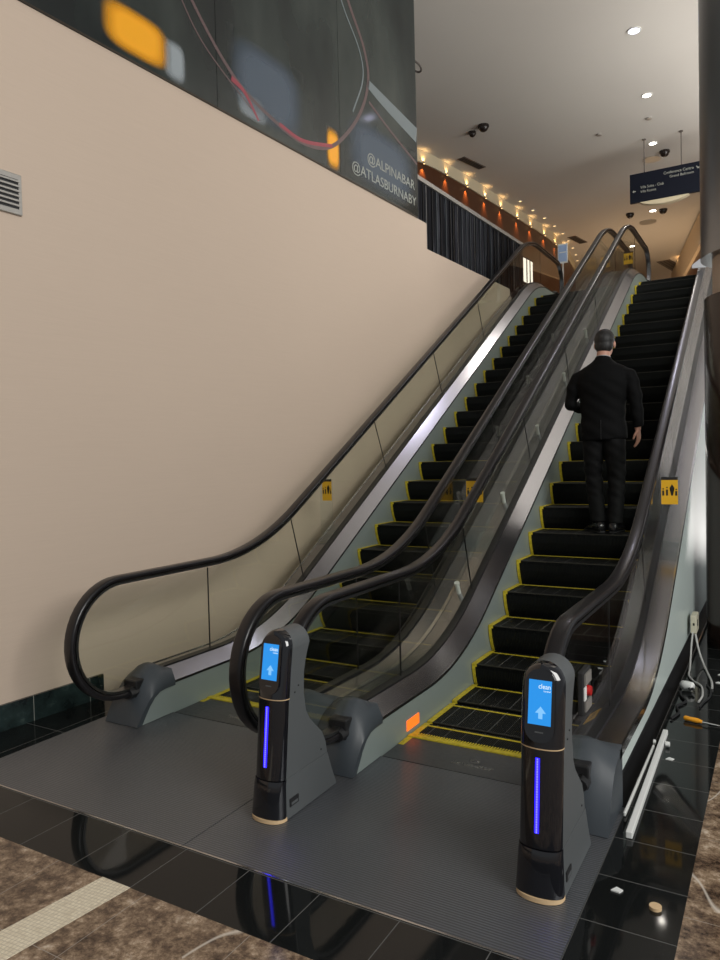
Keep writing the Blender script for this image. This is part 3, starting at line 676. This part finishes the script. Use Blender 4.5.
# ------------------------------------------------------------------ wall sconces along the curved wall
def cwall(y):
    for a, b in zip(cw, cw[1:]):
        if a.y <= y <= b.y:
            t_ = (y - a.y) / (b.y - a.y); p = a.lerp(b, t_); tn = (b - a).normalized(); return p, Vector((tn.y, -tn.x, 0))
    return cw[-1], Vector((1, 0, 0))
ORD = ['first', 'second', 'third', 'fourth', 'fifth', 'sixth', 'seventh', 'eighth', 'ninth', 'tenth']
for i, y in enumerate((8.0, 8.75, 9.55, 10.4, 11.2, 12.1, 12.9, 13.8, 14.7, 15.6)):
    p, nn = cwall(y); c = p + nn * .055; R = empty('wall_sconce', (c.x, c.y, 7.165), 'warm wall lamp on the curved wood wall, %s counted from the mural' % ORD[i], 'wall lamp', 'lamps along the curved wall')
    bm = bmesh.new(); disc(bm, (0, 0, -.015), .022, .03, 16); obj('lamp_body', bm, M['vent_light'], R, smooth=True)
    bm = bmesh.new(); disc(bm, (0, 0, .015), .018, .004, 16); disc(bm, (0, 0, -.019), .018, .004, 16); obj('lamp_lens', bm, M['lamp_warm'], R)
    for sgn, e in ((1, 1.3), (-1, 11)):
        l = bpy.data.lights.new('lamp_light', 'SPOT'); l.energy = e; l.color = (1, .60, .24) if sgn > 0 else (1, .48, .16); l.spot_size = math.radians(70 if sgn < 0 else 130); l.spot_blend = .8; l.shadow_soft_size = .02
        lo = bpy.data.objects.new('lamp_light', l); COL.objects.link(lo); lo.parent = R; lo.location = (0, 0, sgn * .045); d = Vector((-nn.x * (.30 if sgn < 0 else .45), -nn.y * (.30 if sgn < 0 else .45), sgn)); lo.rotation_euler = d.to_track_quat('-Z', 'Y').to_euler()

p, nn = cwall(12.7); tn = Vector((-nn.y, nn.x, 0))
def wbox(a0, a1, z0, z1, d0, d1):
    bm = bmesh.new(); prism(bm, [tuple((p + tn * a + nn * d)[:2]) for a, d in ((a0, d0), (a1, d0), (a1, d1), (a0, d1))], 'z', z0, z1); return bm
wf = struct(obj('window_1', wbox(-.32, .32, 5.72, 6.36, .002, .03), M['grey_dark']))
obj('window_pane', wbox(-.28, .28, 5.76, 6.32, .03, .036), emit('lit_window_pane', (1.0, .88, .74), 1.0), wf)
for a in (-.10, .10): obj('window_bar', wbox(a - .018, a + .018, 5.76, 6.32, .036, .05), M['grey_dark'], wf)
# ------------------------------------------------------------------ ceiling fittings
def downlight(x, y, label, r=.085, mk='lamp', power=0, group='round ceiling downlights', col=(1, .93, .85)):
    R = empty('ceiling_downlight', (x, y, ZC), label, 'ceiling light', group)
    bm = bmesh.new(); grid_surface(bm, [[(q * math.cos(a), q * math.sin(a), z) for a in [2 * PI * k / 24 for k in range(24)]] for q, z in ((r, -.001), (r + .022, -.001), (r + .022, -.012), (r, -.012), (r, -.001))], True); obj('trim_ring', bm, M['white'], R, smooth=True)
    bm = bmesh.new(); disc(bm, (0, 0, -.008), r, .006, 24); obj('lens', bm, M[mk], R)
    if power:
        l = bpy.data.lights.new('lens_light', 'AREA'); l.shape = 'DISK'; l.size = r * 2; l.energy = power; l.color = col; l.spread = math.radians(120)
        lo = bpy.data.objects.new('lens_light', l); COL.objects.link(lo); lo.parent = R; lo.location = (0, 0, -.014)
downlight(.32, 6.05, 'large cool white downlight in the ceiling, nearest the top of the photo', .070, 'lamp_cool', 8, col=(.82, .80, 1.0))
downlight(.18, 8.06, 'warm white downlight midway between the cool one and the hanging sign', .062, 'lamp', 6)
downlight(-.02, 10.07, 'warm white downlight just above the hanging sign, between its rods', .062, 'lamp', 6)
downlight(-.60, 14.13, 'warm white downlight just below the hanging sign', .07, 'lamp', 6)
downlight(-1.55, 17.0, 'warm white downlight low in the photo, over the right escalator top', .07, 'lamp', 6)
for i, (x, y) in enumerate(((-3.07, 11.69), (-3.01, 12.46), (-2.94, 13.18), (-2.90, 13.94), (-2.89, 14.7), (-2.93, 15.44), (-3.0, 16.2), (-3.1, 16.97), (-3.22, 17.65), (-3.4, 18.6))):
    downlight(x, y, 'small warm downlight edging the curved wall, %s counted from the near end' % ORD[i], .032, 'lamp_warm', 0, 'small downlights along the curved wall', (1, .7, .4))
def dome(x, y, r, label):
    R = empty('dome_camera', (x, y, ZC), label, 'camera', 'black dome cameras')
    bm = bmesh.new(); disc(bm, (0, 0, -.035), r * 1.12, .035, 20); obj('mount', bm, M['black_dome'], R, smooth=True)
    bm = bmesh.new(); ellipsoid(bm, (0, 0, -.035), (r, r, r * .9)); obj('dome', bm, M['black_dome'], R, smooth=True)
dome(-2.43, 7.63, .085, 'larger of the two black dome cameras left on the ceiling'); dome(-2.69, 7.77, .06, 'smaller of the two black dome cameras left on the ceiling')
dome(.12, 10.58, .085, 'black dome camera above the hanging sign'); dome(-1.11, 14.07, .085, 'black dome camera left below the hanging sign'); dome(-.38, 14.19, .085, 'black dome camera right below the hanging sign')
def ceil_vent(x, y, lx, ly, rz, label):
    R = empty('ceiling_vent', (x, y, ZC), label, 'vent', 'dark ceiling vents', rz); bm = bmesh.new(); box(bm, -lx, lx, -ly, ly, -.012, 0); fr = obj('vent_plate', bm, M['vent'], R)
    for k in (-.5, 0, .5): obj('slot', B(-lx * .94, lx * .94, ly * k - .012, ly * k + .012, -.016, -.012), M['grey_dark'], fr)
ceil_vent(-3.2, 9.05, .36, .085, math.radians(76), 'long dark slotted vent on the ceiling near the curved wall')
ceil_vent(-2.7, 15.5, .4, .11, math.radians(80), 'dark slotted ceiling vent just right of the curved row of lights')
ceil_vent(-.9, 20.0, .8, .2, math.radians(80), 'dark slotted ceiling vent by the wood wall at far right')
for x, y, r, lab in ((-.15, 10.85, .17, 'flat round grey ceiling grille above the hanging sign'), (-.84, 14.98, .2, 'flat round grey ceiling grille below the hanging sign')):
    bm = bmesh.new(); disc(bm, (x, y, ZC - .014), r, .013, 28); tag(obj('ceiling_grille', bm, M['vent_light'], None, smooth=True), lab, 'vent')
for x, y, lab in ((.08, 8.93, 'tiny ceiling detector between downlight and hanging sign'), (-.79, 9.11, 'tiny ceiling detector alone in mid ceiling')):
    bm = bmesh.new(); disc(bm, (x, y, ZC - .03), .045, .029, 16); tag(obj('smoke_detector', bm, M['vent_light'], None, smooth=True), lab, 'detector')
bm = T(smooth_path([(-2.55, 5.0, ZC - .02), (-2.50, 5.05, ZC - .05), (-2.46, 5.12, ZC - .09), (-2.48, 5.2, ZC - .12), (-2.55, 5.22, ZC - .11), (-2.62, 5.15, ZC - .06), (-2.63, 5.1, ZC - .01)]), .014, 8)
tag(obj('hanging_loop', bm, M['wire'], None, smooth=True), 'dark curved loop hanging from the ceiling beside the mural', 'loop')
# hanging direction sign
R = empty('hanging_sign', (.35, 9.8, 6.53), 'navy direction sign hanging on two rods from the ceiling', 'sign'); off = -R.location
def HP(n, bm, m, par=None, **k):
    o = obj(n, bm, m, par or R, **k); o.location = off if par is None else (0, 0, 0); return o
HP('sign_board', B(-.384, 1.10, 9.77, 9.83, 6.265, 6.79), M['navy'])
for x in (-.132, .495): HP('rod', T([(x, 9.8, 6.78), (x, 9.8, ZC)], .009, 8), M['wire']); 
for x in (-.132, .495): bm = bmesh.new(); disc(bm, (x, 9.8, ZC - .015), .035, .015, 14); HP('rod_plate', bm, M['wire'])
for txt, x, z, w_, h in (('Conference Centre', .20, 6.675, .50, .05), ('Grand Ballroom', .30, 6.60, .40, .045), ('Villa Suite - Club', -.20, 6.50, .40, .05), ('Villa Rooms', -.20, 6.425, .27, .045)):
    o = text_mesh('sign_lettering', txt, frame((x, 9.768, z), (1, 0, 0), (0, 0, 1)), w_, h, M['print_letter'], R, .002); o.location = off
bm = PR([(.755, 6.67), (.79, 6.67), (.79, 6.70), (.775, 6.69), (.745, 6.72), (.735, 6.71), (.765, 6.68)], 'y', 9.767, 9.77); HP('sign_arrow', bm, M['print_letter'])
bm = PR([(-.34, 6.47), (-.31, 6.445), (-.31, 6.462), (-.28, 6.462), (-.28, 6.478), (-.31, 6.478), (-.31, 6.495)], 'y', 9.767, 9.77); HP('sign_arrow', bm, M['print_letter'])
arc = [(-.215 + .831 * k / 16, 6.262 - .085 * math.sin(PI * k / 16) ** .7) for k in range(17)]
HP('lower_tray', PR(arc[::-1], 'y', 9.78, 9.90), M['cream'])

# ------------------------------------------------------------------ column at the right
CX, CY = 1.962, 2.42
R = empty('column', (CX, CY, 0), 'dark round column at the right edge with a brown lower casing', 'column')
bm = bmesh.new(); disc(bm, (0, 0, 0.002), .512, 2.96, 64); o = obj('lower_casing', bm, M['col_brown'], R, smooth=True)
bm = bmesh.new(); disc(bm, (0, 0, 3.30), .535, ZC - 3.301, 64); obj('upper_casing', bm, M['col_metal'], R, smooth=True)
bm = bmesh.new(); disc(bm, (0, 0, 2.9), .445, .5, 48); obj('core', bm, M['wall'], R, smooth=True)
bm = bmesh.new(); box(bm, 1.00, 1.365, 4.895, 4.91, 3.815, 4.03); bm.verts.ensure_lookup_table()
for v_ in bm.verts:
    if v_.co.x < 1.1: v_.co.z = 3.86 if v_.co.z > 3.9 else 3.82; v_.co.x = 1.12
tag(obj('handrail_guard', bm, M['guard'], None), 'white triangular guard panel where the right handrail meets the column', 'guard')

# ------------------------------------------------------------------ loose things on the black tiles at the right
def bar(x0, y0, x1, y1, wd, z0, z1, label):
    d = Vector((x1 - x0, y1 - y0, 0)).normalized(); n = Vector((-d.y, d.x, 0)) * wd / 2
    bm = PR([(x0 + n.x, y0 + n.y), (x1 + n.x, y1 + n.y), (x1 - n.x, y1 - n.y), (x0 - n.x, y0 - n.y)], 'z', z0, z1)
    return tag(obj('light_batten', bm, M['white'], None, bevel=.004), label, 'batten')
o = bar(1.427, -.06, 1.448, -1.37, .028, .001, .032, 'white batten lying on black tile, nearer the column')
for x in (1.400, 1.452):
    bm = bmesh.new(); tube(bm, [(x, -.25, .018), (x + (.022 if x > 1.43 else -.012), -.25, .018)], .014, 10); obj('end_knob', bm, M['white'], o, smooth=True)
bar(1.396, -.30, 1.396, -1.18, .012, .001, .022, 'thin white batten lying on black tile, against the escalator side')
R = empty('screwdriver', (1.585, .21, .017), 'orange-handled screwdriver lying on the black tile near the column', 'screwdriver'); off = -R.location
bm = T([(1.495, .235, .017), (1.505, .233, .017), (1.53, .226, .017), (1.575, .213, .017), (1.60, .206, .017)], [.010, .016, .014, .016, .009], 12); o = obj('handle', bm, M['amber_plastic'], R, smooth=True); o.location = off
o = obj('shaft', T([(1.60, .206, .017), (1.70, .178, .017)], .0045, 8), M['chrome'], R, smooth=True); o.location = off
R = empty('outlet_box', (1.41, 1.80, .27), 'ivory wall outlet box on the pale escalator side', 'outlet'); off = -R.location
o = obj('box_body', B(1.387, 1.432, 1.72, 1.90, .20, .345), M['ivory'], R, bevel=.006); o.location = off
o = obj('socket', B(1.4315, 1.4335, 1.78, 1.83, .25, .30), M['ink'], R); o.location = off
o = obj('socket', B(1.405, 1.418, 1.7185, 1.721, .265, .285), M['ink'], R); o.location = off
def cable(pts, r, mk, label): return tag(obj('cable', T(smooth_path(pts), r, 8), M[mk], None, smooth=True), label, 'cable', 'loose cables by the column')
cable([(1.425, 1.705, .20), (1.455, 1.62, .10), (1.50, 1.50, .02), (1.545, 1.30, .010), (1.585, 1.10, .010), (1.60, .95, .010)], .008, 'cable_w', 'pale cable dropping from the outlet box and curling to the right')
cable([(1.405, 1.705, .21), (1.405, 1.58, .12), (1.415, 1.38, .018), (1.425, 1.20, .010), (1.47, 1.06, .010), (1.53, .96, .010), (1.555, .75, .010), (1.545, .60, .010)], .007, 'cable_w', 'pale cable dropping from the outlet box and running nearest the tiles')
cable([(1.415, .77, .010), (1.43, .68, .010), (1.47, .58, .010), (1.43, .45, .010), (1.455, .34, .010), (1.425, .20, .010)], .008, 'cable_b', 'black cable trailing from the white plug toward the battens')
cable([(1.56, 1.02, .008), (1.595, .90, .008), (1.60, .74, .008), (1.575, .62, .008), (1.56, .50, .008)], .006, 'cable_b', 'black cable looped round beside the white plug')
R = empty('power_plug', (1.45, .84, .03), 'white round power plug lying among cables on black tile', 'plug'); off = -R.location
bm = bmesh.new(); tube(bm, [(1.405, .86, .034), (1.42, .855, .036), (1.45, .84, .036), (1.485, .83, .036), (1.495, .827, .034)], [.014, .030, .034, .032, .02], 14); o = obj('plug_body', bm, M['white'], R, smooth=True); o.location = off
for a, b in ((1.472, .796), (1.492, .800), (1.486, .81)):
    bm = bmesh.new(); ellipsoid(bm, (a, b, .03), (.011, .009, .011), None, 10, 8); o = obj('plug_cap', bm, M['cable_b'], R, smooth=True); o.location = off
for x, y, lab in ((1.63, 1.33, 'white scrap lying by the column foot, farther one'), (1.63, 1.12, 'white scrap lying by the column foot, nearer one'), (1.495, -.42, 'white scrap of paper on black tile beside the battens'), (1.475, -1.78, 'tiny white sliver on the black tile near the right post')):
    bm = PR([(x - .02, y - .012), (x + .012, y - .016), (x + .022, y + .006), (x - .004, y + .018)], 'z', .001, .006); tag(obj('paper_scrap', bm, M['white'], None), lab, 'scrap')
bm = bmesh.new(); disc(bm, (1.62, -1.83, .001), .022, .012, 16); tag(obj('floor_stud', bm, M['tan'], None, smooth=True), 'small pale round stud on the black tile at lower right', 'stud')

# ------------------------------------------------------------------ upper lobby bits
R = empty('floor_sign', (-1.69, 10.0, ZTOP), 'blue and white notice board on a post beyond the left escalator', 'sign'); off = -R.location
for n_, q, mk in (('board', B(-1.79, -1.60, 9.98, 10.0, 5.42, 5.80), 'white'), ('notice', B(-1.775, -1.615, 9.976, 9.981, 5.45, 5.77), 'blue_sign'), ('notice_heading', B(-1.76, -1.63, 9.973, 9.977, 5.62, 5.64), 'white'), ('post', B(-1.705, -1.685, 9.985, 10.0, ZTOP + .02, 5.43), 'white'), ('base', B(-1.83, -1.56, 9.88, 10.1, ZTOP + .001, ZTOP + .02), 'white')):
    o = obj(n_, q, M[mk], R); o.location = off

# ------------------------------------------------------------------ the man
OX, OY, OZ = .68, 1.93, F_NOSE(1.694) + .004
MAN = empty('person', (OX, OY, OZ), 'person in a black suit seen from behind, standing on the right escalator', 'person')
def capsule_chain(bm, pts, rad, seg=16):
    tube(bm, pts, rad, seg)
    for p, r in ((pts[0], rad[0]), (pts[-1], rad[-1])):
        q = r if isinstance(r, (int, float)) else min(r); ellipsoid(bm, p, (q, q, q), None, 12, 8)
def hand(bm, wrist, d, side, palmn, curl):
    d = Vector(d).normalized(); n = Vector(palmn).normalized(); s = d.cross(n).normalized() * side
    W_ = Vector(wrist); tube(bm, [W_ - d * .02, W_ + d * .02, W_ + d * .06, W_ + d * .092], [(.024, .022), (.034, .018), (.041, .017), (.038, .014)], 14, ref=n)
    for k, (o_, L) in enumerate(((.030, .070), (.010, .080), (-.010, .074), (-.029, .058))):
        p = W_ + d * .085 + s * o_; pts = [p]; dd = d.copy()
        for f in (.42, .32, .26):
            dd = (dd + n * curl).normalized(); pts.append(pts[-1] + dd * L * f)
        capsule_chain(bm, pts, [.0092, .0086, .008, .007], 8)
    p = W_ + d * .025 + s * .030; q1 = p + (d * .6 + s * .75 + n * .2).normalized() * .04; q2 = q1 + (d * .95 + s * .1 + n * .35).normalized() * .032
    capsule_chain(bm, [p, q1, q2], [.013, .011, .0085], 8)
HC = Vector((.022, .035, 1.632))
bm = bmesh.new()
ellipsoid(bm, HC + Vector((0, 0, .02)), (.076, .094, .098)); ellipsoid(bm, HC + Vector((0, .025, -.045)), (.060, .072, .075))
ellipsoid(bm, HC + Vector((0, .10, -.02)), (.014, .022, .026)); ellipsoid(bm, HC + Vector((0, .085, -.065)), (.026, .014, .010)); ellipsoid(bm, HC + Vector((0, .07, -.10)), (.028, .025, .02))
for s in (-1, 1): ellipsoid(bm, HC + Vector((s * .080, .0, -.012)), (.011, .022, .034))
tube(bm, [(.012, -.015, 1.36), (.014, -.008, 1.46), (.018, .008, 1.56), (.02, .02, 1.60)], [.07, .060, .056, .056], 18)
tube(bm, [(0, 0, .86), (.005, 0, 1.0), (.01, 0, 1.15), (.012, 0, 1.28), (.012, 0, 1.38), (.012, 0, 1.44)], [(.155, .11), (.145, .10), (.165, .105), (.17, .105), (.12, .075), (.07, .06)], 22, ref=(0, 1, 0))
ARM_R = [(.175, -.005, 1.355), (.235, -.012, 1.27), (.275, -.02, 1.13), (.282, .0, 1.0), (.288, .025, .885)]
ARM_L = [(-.15, -.005, 1.355), (-.215, .0, 1.26), (-.268, .02, 1.13), (-.215, .12, 1.09), (-.135, .22, 1.085)]
for A_ in (ARM_R, ARM_L): capsule_chain(bm, A_, [.040, .042, .036, .035, .026], 14)
hand(bm, ARM_R[-1], (.03, .12, -1), -1, (-1, .2, 0), .28)
hand(bm, ARM_L[-1], (.75, .62, .05), 1, (.3, -.6, -.5), .5)
LEG_R = [(.088, 0, .90), (.10, .012, .72), (.112, .02, .48), (.108, -.02, .28), (.102, -.055, .09)]
LEG_L = [(-.075, 0, .90), (-.082, .02, .72), (-.088, .04, .48), (-.062, -.005, .28), (-.035, -.05, .10)]
for A_ in (LEG_R, LEG_L): capsule_chain(bm, A_, [.085, .075, .052, .05, .036], 14)
for a, d in ((LEG_R[-1], Vector((.12, 1, 0))), (LEG_L[-1], Vector((-.62, .75, 0)))):
    d.normalize(); a = Vector(a); tube(bm, [a + Vector((0, 0, -.055)) - d * .03, a + Vector((0, 0, -.06)) + d * .1, a + Vector((0, 0, -.07)) + d * .17], [.03, .03, .018], 10)
body = remeshed('body', bm, M['skin'], MAN, .005, 3)
# jacket
bm = bmesh.new()
tube(bm, [(.012, -.0, .795), (.010, 0, .86), (.006, 0, .97), (.006, 0, 1.06), (.010, -.004, 1.18), (.014, -.008, 1.29), (.016, -.008, 1.37), (.016, -.012, 1.425), (.016, -.012, 1.462), (.017, -.006, 1.492)],
     [(.196, .128), (.198, .130), (.188, .124), (.188, .122), (.205, .130), (.228, .138), (.226, .128), (.178, .106), (.104, .084), (.074, .070)], 28, ref=(0, 1, 0))
tube(bm, [(.17, -.005, 1.375), (.222, -.008, 1.345), (.252, -.012, 1.27), (.280, -.02, 1.13), (.288, -.002, 1.01), (.292, .02, .90)], [.050, .066, .064, .056, .052, .046], 18)
tube(bm, [(-.145, -.005, 1.375), (-.198, -.004, 1.345), (-.238, .0, 1.265), (-.272, .02, 1.125), (-.222, .12, 1.09), (-.150, .205, 1.085)], [.050, .066, .064, .057, .052, .046], 18)
ellipsoid(bm, (-.270, .02, 1.125), (.060, .060, .062)); ellipsoid(bm, (.208, -.006, 1.350), (.066, .070, .056)); ellipsoid(bm, (-.184, -.005, 1.350), (.066, .070, .056))
jk = remeshed('jacket', bm, M['suit'], MAN, .007, 16)
for v_ in jk.data.vertices:                    # cloth folds
    c = v_.co; f = .0045 * math.sin(c.z * 46 + c.x * 22) * math.sin(c.x * 17 + c.z * 9 + 1.3) * (1 if c.z < 1.3 else .3); v_.co = c + v_.normal * f
bm = bmesh.new(); tube(bm, [(.016, -.012, 1.462), (.017, -.010, 1.487), (.018, -.006, 1.505)], [(.082, .080), (.073, .074), (.068, .069)], 20, ref=(0, 1, 0)); obj('jacket_collar', bm, M['suit'], jk, smooth=True)
bm = B(.004, .008, -.142, -.124, .80, 1.0); 
bm = bmesh.new(); box(bm, .012, .0155, -.1335, -.10, .80, .965); obj('back_vent', bm, M['grey_dark'], jk)
bm = bmesh.new(); tube(bm, [(.017, -.006, 1.492), (.018, -.001, 1.514)], [(.064, .064), (.061, .062)], 20, ref=(0, 1, 0)); obj('shirt_collar', bm, M['shirt'], MAN, smooth=True)
# trousers
bm = bmesh.new()
tube(bm, [(.008, 0, .80), (.008, 0, .90), (.008, 0, 1.0)], [(.165, .118), (.165, .115), (.150, .105)], 24, ref=(0, 1, 0))
tube(bm, [(.082, 0, .90), (.092, .004, .80), (.103, .014, .66), (.112, .018, .48), (.110, -.01, .30), (.104, -.045, .13), (.103, -.05, .075)], [.088, .098, .088, .074, .070, .066, .068], 20)
tube(bm, [(-.068, 0, .90), (-.076, .006, .80), (-.084, .022, .66), (-.088, .035, .48), (-.066, .005, .30), (-.040, -.040, .14), (-.036, -.045, .085)], [.088, .098, .088, .074, .070, .066, .068], 20)
tr = remeshed('trousers', bm, M['trouser'], MAN, .008, 4)
for v_ in tr.data.vertices:
    c = v_.co; k_ = 1.6 if .3 < c.z < .62 else .7
    v_.co = c + v_.normal * .0035 * k_ * math.sin(c.z * 60 + c.x * 40 + 1) * math.sin(c.y * 30 + c.z * 14)
for a, d in ((LEG_R[-1], Vector((.12, 1, 0))), (LEG_L[-1], Vector((-.62, .75, 0)))):
    d.normalize(); a = Vector((a[0], a[1], 0)); bm = bmesh.new(); sd = Vector((d.y, -d.x, 0)); rows = []
    for q, w_, h in ((-.075, .020, .060), (-.068, .034, .080), (-.04, .040, .098), (.0, .040, .104), (.05, .042, .085), (.10, .047, .062), (.15, .046, .050), (.19, .034, .040), (.21, .014, .028)):
        c = a + d * q; rows.append([c + sd * w_ * math.copysign(abs(math.cos(t_)) ** .7, math.cos(t_)) + Vector((0, 0, .004 + (h - .004) * (.5 + .5 * math.copysign(abs(math.sin(t_)) ** .7, math.sin(t_))))) for t_ in [2 * PI * k / 16 for k in range(16)]])
    grid_surface(bm, rows, True, True); sh = obj('shoe', bm, M['shoe'], MAN, smooth=True, angle=60)
    bm = bmesh.new(); prism(bm, [((a + d * q + sd * s_ * w_).x, (a + d * q + sd * s_ * w_).y) for s_, seq in ((1, ((-.078, .022), (-.04, .042), (.05, .044), (.12, .049), (.19, .036), (.214, .012))), (-1, ((.214, .012), (.19, .036), (.12, .049), (.05, .044), (-.04, .042), (-.078, .022)))) for q, w_ in seq], 'z', .0, .012); obj('sole', bm, M['grey_dark'], sh)
# hair
bm = bmesh.new(); ellipsoid(bm, HC + Vector((0, -.008, .034)), (.086, .098, .094), None, 28, 18); ellipsoid(bm, HC + Vector((0, -.036, -.02)), (.078, .066, .070), None, 24, 14)
for v_ in list(bm.verts):
    r = v_.co - HC
    if r.y > .045 and r.z < .055: v_.co = HC + Vector((r.x * .80, min(r.y, .05), max(r.z, .02) * .9))
    elif abs(r.x) > .055 and r.z < -.02 and r.y > .0: v_.co.x = HC.x + r.x * .85
hr = remeshed('hair', bm, M['hair'], MAN, .006, 2)
for s in (-1, 1):
    bm = bmesh.new(); ellipsoid(bm, HC + Vector((s * .030, .088, -.002)), (.010, .008, .006), None, 12, 8); obj('eye', bm, M['eye'], MAN, smooth=True)
